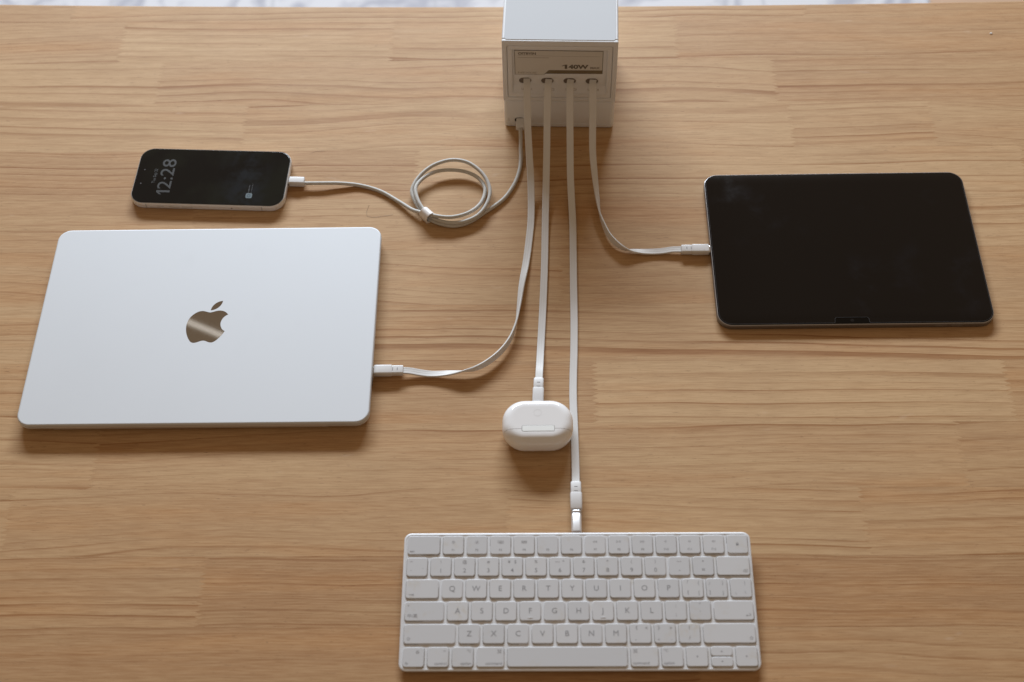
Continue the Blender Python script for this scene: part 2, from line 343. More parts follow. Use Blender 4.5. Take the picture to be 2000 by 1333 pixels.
def bez(p0, p1, p2, p3, n=10): return [tuple((1-t)**3*a+3*(1-t)**2*t*b_+3*(1-t)*t*t*c+t**3*d for a, b_, c, d in zip(p0, p1, p2, p3)) for t in [i/n for i in range(n)]]
# emblem outline in the units of a 1538 x 1333 sketch (x right, y down)
A = []
A += bez((795, 440), (740, 440), (690, 408), (625, 410)); A += bez((625, 410), (520, 412), (440, 490), (398, 540)); A += bez((398, 540), (350, 610), (342, 690), (350, 760))
A += bez((350, 760), (365, 880), (420, 960), (462, 1008)); A += bez((462, 1008), (500, 1048), (545, 1050), (590, 1040)); A += bez((590, 1040), (650, 1024), (685, 1004), (735, 1003))
A += bez((735, 1003), (790, 1003), (825, 1040), (893, 1042)); A += bez((893, 1042), (970, 1042), (1030, 960), (1060, 935)); A += bez((1060, 935), (1095, 895), (1125, 850), (1142, 818))
A += bez((1142, 818), (1070, 790), (1035, 720), (1036, 655)); A += bez((1036, 655), (1040, 580), (1090, 515), (1166, 486)); A += bez((1166, 486), (1120, 430), (1060, 405), (985, 404)); A += bez((985, 404), (905, 405), (850, 438), (795, 440))
B = bez((797, 397), (805, 300), (900, 215), (1022, 207)) + bez((1022, 207), (1018, 300), (920, 392), (797, 397))
def emap(x, y, z):  # sketch -> laptop-local mm
    return ((x-760)*.0443+.6, -(y-627)*.0548-.3, z)
# sketch pixels sit 0.0443 mm apart across and 0.0548 mm apart along the lid
lg = plate('emblem', [[emap(x, y, 0)[:2] for x, y in A]], .06, 0, lambda x, y, z: (x, y, z+11.29)); link('emblem', lg, lap, MMIRROR, 0)
lf = plate('emblem_leaf', [[emap(x, y, 0)[:2] for x, y in B]], .06, 0, lambda x, y, z: (x, y, z+11.29)); link('emblem_leaf', lf, lap, MMIRROR, 0)

# ------------------------------------------------------------------ phone
ph = thing('phone', 'pale-framed phone lying face up showing 12:28', 'phone', (-286.06, 919.48, 0), (0, 0, R_(-4.547)))
link('frame', mesh('frame', *slab(149.8, 71.2, 13.8, [(2.0, .1), (.9, .5), (.3, 1.2), (0, 2.4), (0, 6.2), (.25, 7.2), (.7, 7.75), (1.1, 7.9)], 10)), ph, MPHONE)
link('screen', mesh('screen', *slab(147.4, 68.8, 12.6, [(0, 7.6), (0, 8.0), (.25, 8.22), (.6, 8.3)], 10)), ph, MSCREEN)
link('screen_border', mesh('screen_border', *slab(148.1, 69.5, 12.9, [(0, 7.6), (0, 7.98), (.1, 8.02)], 10)), ph, MBLACK)
MDIM = emis('dim_digits', (.42, .42, .43, 1), .026); MDIM2 = emis('dim_text', (.42, .44, .45, 1), .05); MICON = emis('app_icon_blue', (.36, .50, .58, 1), .22); MICON2 = emis('icon_ring_dark', (.02, .08, .12, 1), .5)
def one(x0, h, wd, st):  # numeral one with a flag
    return [(x0+wd-st, 0, 0), (x0+wd, 0, 0), (x0+wd, h, 0), (x0+wd-st*.95, h, 0), (x0, h*.74, 0), (x0, h*.58, 0), (x0+wd-st, h*.80, 0)], [(0, 1, 2, 3, 6), (3, 4, 5, 6)]
def with_one(rest, size, bold, gap=.12):
    a = text_geo(rest, size, bold, 1, 'LEFT'); xs_ = [p[0] for p in a[0]]; ys_ = [p[1] for p in a[0]]; h = max(ys_)-min(ys_); st = h*(.14+bold*.45)
    o1 = one(0, h*.97, st*2.1, st); return join([o1, ([(p[0]-min(xs_)+st*2.1+h*gap, p[1]-min(ys_), 0) for p in a[0]], a[1])])
g = with_one('2:28', 19.6, .03); xs = [p[0] for p in g[0]]; wd = max(xs)-min(xs); cx = (max(xs)+min(xs))/2; ys = [p[1] for p in g[0]]; cy = (max(ys)+min(ys))/2; hh = max(ys)-min(ys)
g = ([((p[0]-cx)*45/wd, (p[1]-cy)*13.4/hh, 0) for p in g[0]], g[1])
link('clock_digits', flatmesh('clock_digits', moved(g, -44.0, -1.6, 8.34, R_(90))), ph, MDIM, 0)
link('date_text', flatmesh('date_text', moved(text_geo('Tue Sep 22', 4.4, .03, .92), -55.3, -.9, 8.34, R_(90))), ph, MDIM2, 0)
link('notification_icon', mesh('notification_icon', *slab(6.2, 6.2, 1.5, [(0, 8.3), (0, 8.35)], 4, 40.2, -22.8)), ph, MICON)
ring = circ(1.9, 16); ring2 = circ(1.1, 16); link('icon_ring', plate('icon_ring', [[(x+40.0, y-22.9) for x, y in ring], [(x+40.0, y-22.9) for x, y in ring2]], .04, 0, lambda x, y, z: (x, y, z+8.36)), ph, MICON2, 0)
for dx, s, l in ((39.2, 10.5, -13.4), (41.9, 12.5, -12.4)):
    segs = [slab(.9 if dx < 40 else .6, .7+1.1*((i*37) % 5)/5, .1, [(0, 8.31), (0, 8.34)], 1, dx, l-s/2+i*s/6) for i in range(6)]
    link('notification_text', mesh('notification_text', *join(segs)), ph, MDIM2, 0)
MLENS = simple('lens_glint', (.10, .10, .11, 1), .15)
for x, y in ((-66.8, 6.6), (-67.3, -10.9)):
    link('front_camera', mesh('front_camera', *slab(1.5, 1.5, .75, [(0, 8.3), (0, 8.36)], 4, x, y)), ph, MLENS)
link('speaker_slot', mesh('speaker_slot', *slab(.5, 10, .25, [(0, 8.25), (0, 8.33)], 3, -73.6, -1)), ph, MBLACK)
for x, l in ((-44.0, 6.5), (-30.5, 10.5), (-18.2, 10.5)):
    link('side_button', mesh('side_button', *slab(l, .9, .4, [(.15, 2.7), (0, 3.0), (0, 5.3), (.15, 5.6)], 3, x, -35.45)), ph, MBTN)
link('side_hole', mesh('side_hole', *slab(1.0, .2, .08, [(0, 3.4), (0, 4.6)], 2, 25, -35.6)), ph, MBLACK)
MANT = simple('antenna_line', (.40, .41, .39, 1), .5)
for x in (-58.0, 54.0):
    link('antenna_line', mesh('antenna_line', *slab(1.1, .16, .05, [(0, 1.9), (0, 7.0)], 1, x, -35.6)), ph, MANT)
link('charge_port', mesh('charge_port', *slab(.2, 9.2, .05, [(0, 2.6), (0, 5.8)], 1, 74.9, 0)), ph, MBLACK)

# ------------------------------------------------------------------ tablet
pad = thing('tablet', 'dark grey tablet with a switched-off black screen', 'tablet', (310.8, 809.9, 0), (0, 0, R_(-1.554)))
link('body', mesh('body', *slab(247.6, 178.5, 13.4, [(1.2, .05), (.35, .35), (0, .9), (0, 5.1), (.15, 5.6), (.5, 5.95)], 10)), pad, MPAD)
link('rim', mesh('rim', *slab(246.7, 177.6, 13.0, [(0, 5.6), (0, 5.93), (.25, 6.05)], 10)), pad, MRIM)
link('front_glass', mesh('front_glass', *slab(246.0, 176.9, 12.7, [(0, 5.8), (0, 6.1), (.2, 6.2)], 10)), pad, MGLASS)
pf = rrect(244.2, 175.2, 11.8, 10)
i0 = [i for i, p in enumerate(pf) if p[1] < -87 and p[0] < 0]
k = max(i0); notch = [(-20.0, -87.6), (-19.4, -86.8), (-19.0, -82.8), (-17.8, -81.6), (9.6, -81.6), (10.8, -82.8), (11.2, -86.8), (11.8, -87.6)]
pf2 = pf[:k+1]+notch+pf[k+1:]
link('screen_protector', plate('screen_protector', [pf2], .30, .06, lambda x, y, z: (x, y, z+6.21)), pad, MFILM, 30)
pi = rrect(243.8, 174.8, 11.6, 10); n2 = [(-20.2, -87.4), (-19.6, -86.6), (-19.2, -82.6), (-17.9, -81.4), (9.7, -81.4), (11.0, -82.6), (11.4, -86.6), (12.0, -87.4)]
link('protector_edge', plate('protector_edge', [pf2, pi[:k+1]+n2+pi[k+1:]], .02, 0, lambda x, y, z: (x, y, z+6.52)), pad, simple('film_edge', (.055, .055, .06, 1), .3), 0)
link('front_camera', mesh('front_camera', *slab(3.2, 3.2, 1.6, [(0, 6.2), (0, 6.24)], 6, -4, -84.6)), pad, simple('lens_dark', (.004, .005, .007, 1), .1))
for x in (75, 89):
    link('volume_button', mesh('volume_button', *slab(11, .9, .4, [(.15, 1.7), (0, 2.0), (0, 4.0), (.15, 4.3)], 3, x, -89.1)), pad, MPAD)
sp = [slab(.3, 1.0, .05, [(0, 2.2), (0, 3.4)], 1, -123.75, y0+i*2.6) for y0 in (-66, 40) for i in range(11)]
link('speaker_holes', mesh('speaker_holes', *join(sp)), pad, MBLACK, 0, kind='stuff')
link('charge_port', mesh('charge_port', *slab(.2, 9.2, .05, [(0, 1.6), (0, 4.6)], 1, -123.9, -.4)), pad, MBLACK)

# ------------------------------------------------------------------ charger
CW, CD_, CH = 108.9, 109.0, 116.0
ch = thing('charging_station', 'white cube charging station with a 140W display and four plugged cables', 'charger', (53.9+.0653*54.5, 975.65+.9979*54.5, 0), (0, 0, R_(-3.735)))
FY = -CD_/2; X0 = -CW/2
link('base', mesh('base', *slab(CW-.8, CD_-.8, 4, [(2.5, .5), (1.0, .7), (.25, 1.4), (0, 2.4), (0, 35.6), (.3, 36.4), (.9, 36.9)], 6)), ch, MCHARGE)
link('seam_band', mesh('seam_band', *slab(CW-3.4, CD_-3.4, 3, [(0, 36.4), (0, 38.4)], 6)), ch, simple('shadow_gap', (.30, .27, .24, 1), .6))
link('body', mesh('body', *slab(CW, CD_-3.2, 1.5, [(.9, 37.6), (.3, 37.9), (0, 38.6), (0, 114.6), (.3, 115.4), (.8, 115.85), (1.4, 116)], 6, 0, 1.6)), ch, MCHARGE)
link('top_plate', mesh('top_plate', *slab(CW-4.6, CD_-4.8, 2.8, [(.0, 115.9), (0, 116.18), (.15, 116.28)], 5, 0, 0)), ch, MTOP)
def onfront(depth):  # plate (x, z-as-y, thickness) -> charger local, plate's back at given depth behind the front plane
    return lambda x, y, z: (X0+x, FY+depth-z, y)
def hole(cx, cz, wd, ht): return rrect(wd, ht, ht/2, 8, cx, cz)
def R4(x0, x1, z0, z1, r, seg=6): return rrect(x1-x0, z1-z0, r, seg, (x0+x1)/2, (z0+z1)/2)
link('front_bezel', plate('front_bezel', [R4(0.05, CW-.05, 37.65, 115.95, 1.2), R4(4.6, CW-4.6, 42.2, 110.2, 2.4)], 3.1, .55, onfront(3.2)), ch, MCHARGE)
link('inner_bezel', plate('inner_bezel', [R4(4.95, CW-4.95, 42.55, 109.85, 2.2), R4(9.5, CW-9.5, 48.0, 105.4, .8)], 2.8, .35, onfront(3.2)), ch, MCHARGE)
PS = [21.5, 42.8, 64.2, 85.5]
link('port_panel', plate('port_panel', [R4(9.2, CW-9.2, 47.7, 105.7, .8)]+[hole(s, 62.9, 12.0, 7.6) for s in PS], .9, .12, onfront(3.25)), ch, MCHARGE)
for s in PS: link('port', mesh('port', *moved(prism(hole(s, 62.9, 12.6, 8.2), 0, .3), fn=onfront(3.35))), ch, MPOCKET)
led = [(9.6, 2.30, 57.2), (CW-9.6, 2.30, 57.2), (CW-9.6, .35, 48.2), (9.6, .35, 48.2), (9.6, 2.30, 48.2), (CW-9.6, 2.30, 48.2)]
link('port_ledge', mesh('port_ledge', [(X0+x, FY+d, z) for x, d, z in led], [(0, 1, 2, 3), (3, 2, 5, 4), (0, 4, 5, 1), (0, 3, 4), (1, 5, 2)]), ch, MCHARGE, 0)
def onledge(x, y, z):  # text (x, y up, z proud) on the sloped ledge; y measured in mm of height
    d = .35+(2.30-.35)*(y-48.2)/9.0; return (X0+x, FY+d-.06-z, y)
for i, s in enumerate(PS):
    link('port_label', flatmesh('port_label', moved(text_geo('USB-C%d' % (i+1), 3.6, .02, .92), s+1.6, 52.6, 0, fn=onledge)), ch, MPRINT2, 0)
DX0, DX1, DZ0, DZ1 = 12.1, 94.9, 71.7, 102.3
disp = [(DX0, DZ0), (39.2, DZ0), (44.2, 77.6), (DX1, 78.0), (DX1, DZ1), (DX0, DZ1)]
link('display_border', plate('display_border', [[(DX0-.5, DZ0-.5), (39.6, DZ0-.5), (41.0, 72.6), (DX1+.5, 73.2), (DX1+.5, DZ1+.5), (DX0-.5, DZ1+.5)]], .25, 0, onfront(2.36)), ch, MPRINT, 0)
link('display', plate('display', [disp], .45, .05, onfront(2.36)), ch, MDISP, 0)
link('bronze_strip', plate('bronze_strip', [[(41.2, 73.6), (DX1, 73.6), (DX1, 77.7), (44.5, 77.4)]], .4, 0, onfront(2.36)), ch, MBRONZE, 0)
def fittext(s, x0, x1, z0, z1, bold=0., shear=0.):
    a = with_one(s[1:], 10, bold, .16) if s[0] == '1' else text_geo(s, 10, bold, 1, 'CENTER', shear); xs = [p[0] for p in a[0]]; ys = [p[1] for p in a[0]]
    return ([(x0+(p[0]-min(xs))*(x1-x0)/(max(xs)-min(xs)), z0+(p[1]-min(ys))*(z1-z0)/(max(ys)-min(ys)), 0) for p in a[0]], a[1])
def fprint(name, g, mat): link(name, flatmesh(name, moved(g, fn=onfront(1.86))), ch, mat, 0)
fprint('maker_name', fittext('OITBYIN', 15.0, 32.0, 97.2, 100.4, .45), simple('grey_print', (.16, .145, .125, 1), .5))
fprint('power_text', fittext('140W', 56.6, 81.8, 79.6, 85.2, .45), MPRINT)
fprint('max_text', fittext('MAX', 83.6, 92.6, 79.7, 82.6, .42), simple('mid_print', (.22, .20, .175, 1), .5))
fprint('series_name', fittext('NEXUS', 14.8, 32.4, 72.9, 75.2, .10), MPRINT2)
fprint('rule_line', ([(14.6, 95.9, 0), (92.6, 95.6, 0), (92.6, 95.95, 0), (14.6, 96.25, 0)], [(0, 1, 2, 3)]), MPRINT2)
fl = []; xx = 15.0; rr = random.Random(4)
while xx < 44:
    l = rr.uniform(.5, 1.3); fl.append(([(xx, 93.3, 0), (xx+l, 93.3, 0), (xx+l, 94.0, 0), (xx, 94.0, 0)], [(0, 1, 2, 3)])); xx += l+.25
fprint('fine_print', join(fl), MPRINT2)
link('base_port', mesh('base_port', *moved(prism(hole(15.4, 10.6, 9.8, 6.4), 0, .2), fn=onfront(.45))), ch, MBLACK)
link('indicator_mark', mesh('indicator_mark', *moved(prism(R4(4.6, 5.0, 8.6, 13.0, .1, 1), 0, .15), fn=onfront(.45))), ch, MPRINT2)
link('base_step', mesh('base_step', *slab(CW-5, .5, .15, [(.0, 5.6), (.0, 6.0)], 1, 0, FY+.35)), ch, MCHARGE)

# ------------------------------------------------------------------ flat cables with plugs
BAND = [(-3.3, -.45), (-2.9, -.85), (2.9, -.85), (3.3, -.45), (3.3, .45), (2.9, .85), (1.25, .85), (.95, .80), (.65, .85), (-.65, .85), (-.95, .80), (-1.25, .85), (-2.9, .85), (-3.3, .45)]
def shift(g, L): return [(x-L[0], y-L[1], z-L[2]) for x, y, z in g[0]], g[1]
def plug(root, L, tip, d, lens=(16.4, 10.0), wz=(9.8, 6.0)):
    """plug whose nose meets the device at tip and runs along d towards its cable"""
    t = Vector(d).normalized(); s = t.cross(Vector((0, 0, 1))).normalized(); n = s.cross(t); tip = Vector(tip)
    def ext(prof, wd, ht, r):
        rings = [[tuple(tip+t*a+s*x+n*y) for x, y in rrect(wd-2*i, ht-2*i, r-i, 5)] for i, a in prof]; return loft(rings)
    a, b_ = lens
    link('plug_tip', mesh('plug_tip', *shift(ext([(0, -1.0), (0, 1.0)], 8.2, 2.6, 1.25), L)), root, MSTEEL)
    gr = link('plug_grip', mesh('plug_grip', *shift(ext([(.7, .7), (.2, .95), (0, 1.4), (0, a-.9), (.15, a-.3), (.5, a)], wz[0], wz[1], 1.5), L)), root, MPLUG)
    link('plug_neck', mesh('plug_neck', *shift(ext([(.1, a-.2), (0, a+.4), (0, a+b_-.7), (.2, a+b_-.2), (.6, a+b_)], wz[0]-1.0, wz[1]-.8, 1.3), L)), root, MPLUG)
    mk = []
    for q, ln in ((a+.9, 3.4), (a+4.9, 2.8)):
        c = tip+t*q+n*(wz[1]/2-.4+.04); mk.append(([tuple(c+t*i*.28+s*j*ln/2) for i, j in ((-1, -1), (1, -1), (1, 1), (-1, 1))], [(0, 1, 2, 3)]))
    link('grip_mark', flatmesh('grip_mark', shift(join(mk), L)), gr, simple('grey_mark', (.16, .16, .17, 1), .6) if 'grey_mark' not in bpy.data.materials else bpy.data.materials['grey_mark'], 0)
def band_cable(label, pts, tip, d, loc, sgn=1):
    c = thing('flat_charging_cable', label, 'cable', loc, group='flat white charging cables')
    P = [tuple(p)+((0,) if len(p) == 3 else ()) for p in pts]; S_ = spline(P, 2.2)
    link('band', mesh('band', *shift(sweep([p[:3] for p in S_], BAND, [sgn*p[3] for p in S_]), loc)), c, MBAND, 40)
    plug(c, loc, tip, d); return c
c1 = [[22.75, 979.5, 65.6], [22.6, 974, 65.6], [22.5, 970.0, 64.2], [22.4, 963.0, 58.8], [22.3, 953.0, 48.0], [22.2, 941.0, 36.5], [22.6, 925.0, 23.0], [23.2, 905.0, 11.5], [23.0, 881.0, 4.4], [21.7, 854.8, 1.4], [19.6, 836.1, 1.0], [15.7, 807.8, 1.2, 8], [10.6, 779.6, 2.2, 35], [6.8, 751.8, 4.0, 68], [4.2, 735.8, 5.0, 85], [-1.5, 718.4, 5.5, 100], [-10.3, 704.7, 5.8, 106], [-22.5, 693.4, 6.0, 104], [-33.2, 687.6, 6.0, 90], [-44.9, 685.2, 5.5, 55], [-57.6, 684.8, 4.0, 18], [-71.6, 685.3, 2.8, 5], [-82.0, 686.9, 3.2, 0], [-90.5, 688.4, 4.2, 0], [-97.5, 688.9, 4.8, 0]]
band_cable('flat white cable from leftmost front port curving to the laptop', c1, (-122.9, 689.6, 4.8), (1, -.03, 0), (-10, 705, 0), 1)
c2 = [[43.9, 977.5, 65.6], [43.1, 973.0, 65.6], [42.7, 969.0, 64.2], [42.0, 962.0, 58.8], [41.2, 952.0, 48.0], [40.5, 940.0, 36.5], [39.6, 924.0, 23.0], [38.3, 904.0, 11.5], [36.9, 880.0, 4.6], [35.2, 850.0, 1.6], [33.3, 815.0, 1.0], [31.0, 780.0, 1.0], [28.3, 745.0, 1.0], [25.5, 712.0, 1.6], [23.9, 692.0, 4.2], [23.0, 681.0, 6.6], [22.4, 673.0, 7.4]]
band_cable('flat white cable running straight to the earbud case', c2, (20.4, 647.0, 7.6), (.07, 1, 0), (28, 745, 0))
c3 = [[64.9, 976.2, 65.6], [64.0, 972.0, 65.6], [63.7, 968.0, 64.2], [63.3, 961.0, 58.8], [62.9, 951.0, 48.0], [62.6, 939.0, 36.5], [62.1, 923.0, 23.0], [61.5, 903.0, 11.5], [61.4, 879.0, 4.6], [61.2, 849.0, 1.6], [59.8, 814.0, 1.0], [58.3, 780.0, 1.0], [56.7, 740.0, 1.0], [54.7, 705.0, 1.0], [52.8, 680.0, 1.0], [51.4, 655.0, 1.0], [50.9, 630.0, 1.0], [50.3, 605.0, 1.2], [49.8, 588.0, 2.6], [49.1, 570.0, 4.6]]
band_cable('longest flat white cable running past the earbud case to the keyboard', c3, (48.2, 544.6, 4.9), (.035, 1, 0), (57, 740, 0))
c4 = [[86.2, 974.8, 65.6], [85.6, 971.0, 65.6], [85.4, 967.0, 64.2], [85.2, 960.0, 58.8], [84.9, 950.0, 48.0], [84.3, 938.0, 36.0, 4], [83.8, 922.0, 22.5, 12], [84.9, 902.0, 11.0, 30], [86.1, 880.0, 5.6, 55], [87.4, 859.2, 4.6, 84], [90.5, 845.1, 4.6, 98], [94.5, 832.5, 4.7, 106], [100.9, 822.6, 4.7, 104], [108.2, 816.5, 4.3, 75], [114.5, 814.7, 3.6, 35], [123.8, 813.9, 2.6, 12], [135.8, 813.7, 2.2, 0], [143.7, 814.0, 2.4, 0], [151.6, 814.6, 3.2, 0], [161.5, 814.2, 3.6, 0]]
band_cable('flat white cable from rightmost front port curving to the tablet', c4, (186.6, 813.0, 3.7), (-1, .03, 0), (100, 823, 0), -1)
# silver adapter between the keyboard and its cable
ad = thing('plug_adapter', 'short silver metal adapter between white plug and keyboard', 'adapter', (47.7, 534.5, 0), (0, 0, R_(-2.0)))
link('sleeve', mesh('sleeve', *loft([[(x, y, z+5.1) for x, z in rrect(8.6-2*i, 5.4-2*i, 2.2, 6)] for i, y in ((.4, -9.4), (0, -9.0), (0, 9.2), (.3, 9.7))])), ad, simple('satin_sleeve_metal', (.74, .745, .755, 1), .36, .55))
link('collar', mesh('collar', *loft([[(x, y, z+5.1) for x, z in rrect(9.2, 5.8, 2.3, 6)] for y in (7.2, 9.0)])), ad, MRIM)

# ------------------------------------------------------------------ round cable, coiled and tied
rd = [[15.3, 966.0, 9.9], [15.3, 962.0, 9.5], [15.3, 956.3, 8.3], [15.0, 948.0, 5.5], [14.5, 932.2, 2.2], [12.4, 918.2, 1.7], [7.1, 902.3, 1.6], [-2.5, 885.7, 1.6], [-11.8, 876.4, 1.7], [-22.7, 867.7, 1.8], [-35.0, 857.9, 1.9], [-49.6, 852.9, 2.0], [-64.1, 856.0, 2.0], [-74.9, 862.7, 2.0], [-81.7, 871.2, 2.6], [-88.7, 884.2, 3.6], [-91.5, 895.5, 4.5], [-88.7, 904.5, 6.0], [-80.8, 915.4, 8.0], [-69.3, 924.1, 9.5], [-52.6, 928.5, 10.5], [-37.7, 925.3, 10.0], [-25.2, 914.5, 8.5], [-18.5, 902.4, 7.0], [-16.3, 889.4, 6.2], [-20.0, 874.6, 5.8], [-28.0, 862.5, 5.4], [-39.3, 855.9, 5.2], [-51.4, 854.0, 5.2], [-63.9, 856.8, 5.2], [-73.7, 862.9, 5.2], [-80.1, 871.2, 5.8], [-85.8, 883.3, 6.8], [-87.6, 897.4, 7.2], [-80.8, 909.5, 6.6], [-68.7, 918.0, 6.0], [-52.9, 920.3, 5.2], [-38.0, 917.2, 4.6], [-26.9, 909.3, 4.0], [-21.2, 897.1, 3.6], [-22.9, 884.2, 3.6], [-28.4, 873.4, 4.6], [-38.4, 863.8, 6.8], [-52.9, 858.4, 8.4], [-66.2, 859.9, 8.6], [-74.8, 863.4, 8.2], [-83.5, 868.0, 6.0], [-90.5, 872.4, 4.2], [-103.0, 883.8, 2.6], [-122.7, 899.5, 1.7], [-142.2, 907.5, 1.8], [-161.5, 909.6, 3.4], [-180.7, 909.6, 4.5], [-197.0, 910.2, 4.5]]
RL = (-52, 890, 0)
rc = thing('braided_charging_cable', 'round braided grey cable coiled in a loop, running to the phone', 'cable', RL)
link('sleeve', mesh('sleeve', *shift(sweep(spline(rd, 1.6), circ(1.82, 14)), RL)), rc, MBRAID, 60)
def blk(prof, tip, d, wd, ht, r):
    t = Vector(d).normalized(); s = t.cross(Vector((0, 0, 1))).normalized(); n = s.cross(t); tip = Vector(tip)
    return loft([[tuple(tip+t*a+s*x+n*y) for x, y in rrect(wd-2*i, ht-2*i, r-i, 5)] for i, a in prof])
d_ = (math.cos(R_(-4.547)), math.sin(R_(-4.547)), 0); tp = (-211.45, 913.5, 4.3)
link('phone_plug', mesh('phone_plug', *shift(blk([(.5, .9), (0, 1.3), (0, 15.2), (.4, 15.7)], tp, d_, 8.2, 6.4, 1.2), RL)), rc, MPLUG)
link('plug_tip', mesh('plug_tip', *shift(blk([(0, -.6), (0, 1.2)], tp, d_, 7.2, 2.4, 1.1), RL)), rc, MSTEEL)
link('charger_plug', mesh('charger_plug', *shift(blk([(0, -1.0), (0, 9.8), (.3, 10.4), (.7, 10.6)], (15.9, 977.6, 10.2), (-.065, -1, -.02), 8.6, 6.0, 1.2), RL)), rc, MPLUG)
tie = thing('cable_tie', 'small white strap wrapped round the coiled cable', 'cable tie', (-76.6, 864.2, 0), (0, 0, R_(40)))
# ring whose axis is local y turned along the bundle; strap width 9 mm
def tiering(rx, rz, w0, w1, th, a0, a1, n=26):
    rings = []
    for i in range(n+1):
        a = R_(a0+(a1-a0)*i/n); c, s = math.cos(a), math.sin(a)
        rings.append([(rx*c, w0, 5.9+rz*s), ((rx+th)*c, w0, 5.9+(rz+th)*s), ((rx+th)*c, w1, 5.9+(rz+th)*s), (rx*c, w1, 5.9+rz*s)])
    return loft(rings)
link('strap', mesh('strap', *tiering(4.6, 5.1, -5.2, 5.2, .8, -75, 268)), tie, MTIE, 50)
link('strap_tail', mesh('strap_tail', *loft([[(x, -4.6, z), (x, 4.6, z), (x2, 4.6, z2), (x2, -4.6, z2)] for x, z, x2, z2 in ((-4.4, 4.0, -5.3, 4.2), (-3.9, 1.6, -4.7, 1.2), (-2.6, .3, -2.9, -.4 + .45), (-.5, .75, -.5, .05), (2.5, .8, 2.5, .05))])), tie, MTIE, 50)

# ------------------------------------------------------------------ earbud case
ec = thing('earbud_case', 'glossy white earbud case lying on its front, silver hinge up', 'earbud case', (19.4, 623.7, 0), (0, 0, R_(-1.6)))
def casegeo():
    H = 21.4; rings = []; N = 26
    for i in range(N+1):
        a = -math.pi/2+math.pi*i/N
        cc = abs(math.cos(a))**.86; sn = math.copysign(abs(math.sin(a))**.90, a)
        inset = 9.6*(1-cc); rings.append([(x, y, .1+H/2+sn*H/2) for x, y in rrect(60.4-2*inset, 45.0-2*inset, 19.5-inset*.92, 10)])
    return loft(rings)
me_full = mesh('case', *casegeo())
SPL = -9.0   # lid seam: local y
def half(name, keep_upper):
    bm = bmesh.new(); bm.from_mesh(me_full); pl = (0, (SPL+(.16 if keep_upper else -.16))*MM, 0)
    bmesh.ops.bisect_plane(bm, geom=bm.verts[:]+bm.edges[:]+bm.faces[:], plane_co=pl, plane_no=(0, 1, 0), clear_inner=keep_upper, clear_outer=not keep_upper)
    bmesh.ops.holes_fill(bm, edges=[e for e in bm.edges if e.is_boundary]); me = bpy.data.meshes.new(name); bm.to_mesh(me); bm.free(); return me
link('case_body', half('case_body', True), ec, MCASE, 50); link('case_lid', half('case_lid', False), ec, MCASE, 50)
bm = bmesh.new(); bm.from_mesh(me_full)
for sg in (1, -1):
    bmesh.ops.bisect_plane(bm, geom=bm.verts[:]+bm.edges[:]+bm.faces[:], plane_co=(0, (SPL+sg*.5)*MM, 0), plane_no=(0, sg, 0), clear_outer=True)
for v in bm.verts: v.co.x *= .992; v.co.z = (v.co.z-.0108)*.985+.0108
sm = bpy.data.meshes.new('seam'); bm.to_mesh(sm); bm.free(); link('seam', sm, ec, simple('seam_grey', (.22, .21, .20, 1), .6), 50)
link('hinge_pocket', mesh('hinge_pocket', *slab(27.9, 6.2, 1.4, [(0, 20.4), (0, 21.50), (.1, 21.54)], 4, .4, SPL+.2)), ec, simple('pocket_grey', (.36, .36, .35, 1), .5))
link('hinge', mesh('hinge', *slab(27.0, 5.4, 1.1, [(0, 20.6), (0, 21.48), (.2, 21.62)], 4, .4, SPL+.2)), ec, MHINGE)
for x in (-10.5, 10.8): link('hinge_knuckle', mesh('hinge_knuckle', *slab(5.2, 2.9, .2, [(0, 21.5), (0, 21.68)], 2, x+.4, SPL-1.0)), ec, MHINGE)
link('pairing_button', plate('pairing_button', [[(x, y+6.4) for x, y in circ(3.3, 24)], [(x, y+6.4) for x, y in circ(3.12, 24)]], .06, 0, lambda x, y, z: (x, y, z+21.49)), ec, simple('button_edge', (.58, .58, .58, 1), .4), 0)

# ------------------------------------------------------------------ keyboard
SL = math.atan2(6.2, 114.9)
kb = thing('keyboard', 'compact white keyboard with worn keys and grey lettering', 'keyboard', (45.24, 464.55, 7.4), (SL, 0, R_(-1.874)))
KW, KD = 278.9, 114.9
def krings(): 
    R = []
    R.append([(x, y, -6.9-math.tan(SL)*y) for x, y in rrect(KW-14, KD-14, 3, 7)])
    for i, z in ((1.2, -1.7), (.3, -1.35), (0, -1.0), (0, -.45), (.12, -.2), (.4, 0), (1.7, 0), (1.9, -.25)): R.append([(x, y, z) for x, y in rrect(KW-2*i, KD-2*i, 6-i, 7)])
    return loft(R)
link('tray', mesh('tray', *krings()), kb, MTRAY, 40)
U = 19.03; GAP = 2.45; RP = 18.62; KX0 = -KW/2+3.0; KY0 = KD/2-2.7
kcache = {}
def keymesh(wd, dp):
    kk = (round(wd, 2), round(dp, 2))
    if kk not in kcache:
        kcache[kk] = mesh('key', *slab(wd, dp, 2.1, [(.30, -.75), (.1, -.4), (0, .2), (.02, .45), (.20, .70), (.55, .80)], 4)); kcache[kk].materials.append(MKEY)
    return kcache[kk]
KT = .86
def glyphs(spec, wd, dp):
    """spec: list of (text, x in -1..1, y in -1..1, cap size mm, align)"""
    gs = []
    for s, x, y, size, al in spec:
        g = text_geo(s, size, (0 if s == 'M' else .012*size/4), 1.0, al); mx = wd/2-2.0; gs.append(moved(g, x*mx, y*(dp/2-2.6), KT))
    return join(gs) if gs else None
def poly(pts): return ([(x, y, KT) for x, y in pts], [tuple(range(len(pts)))])
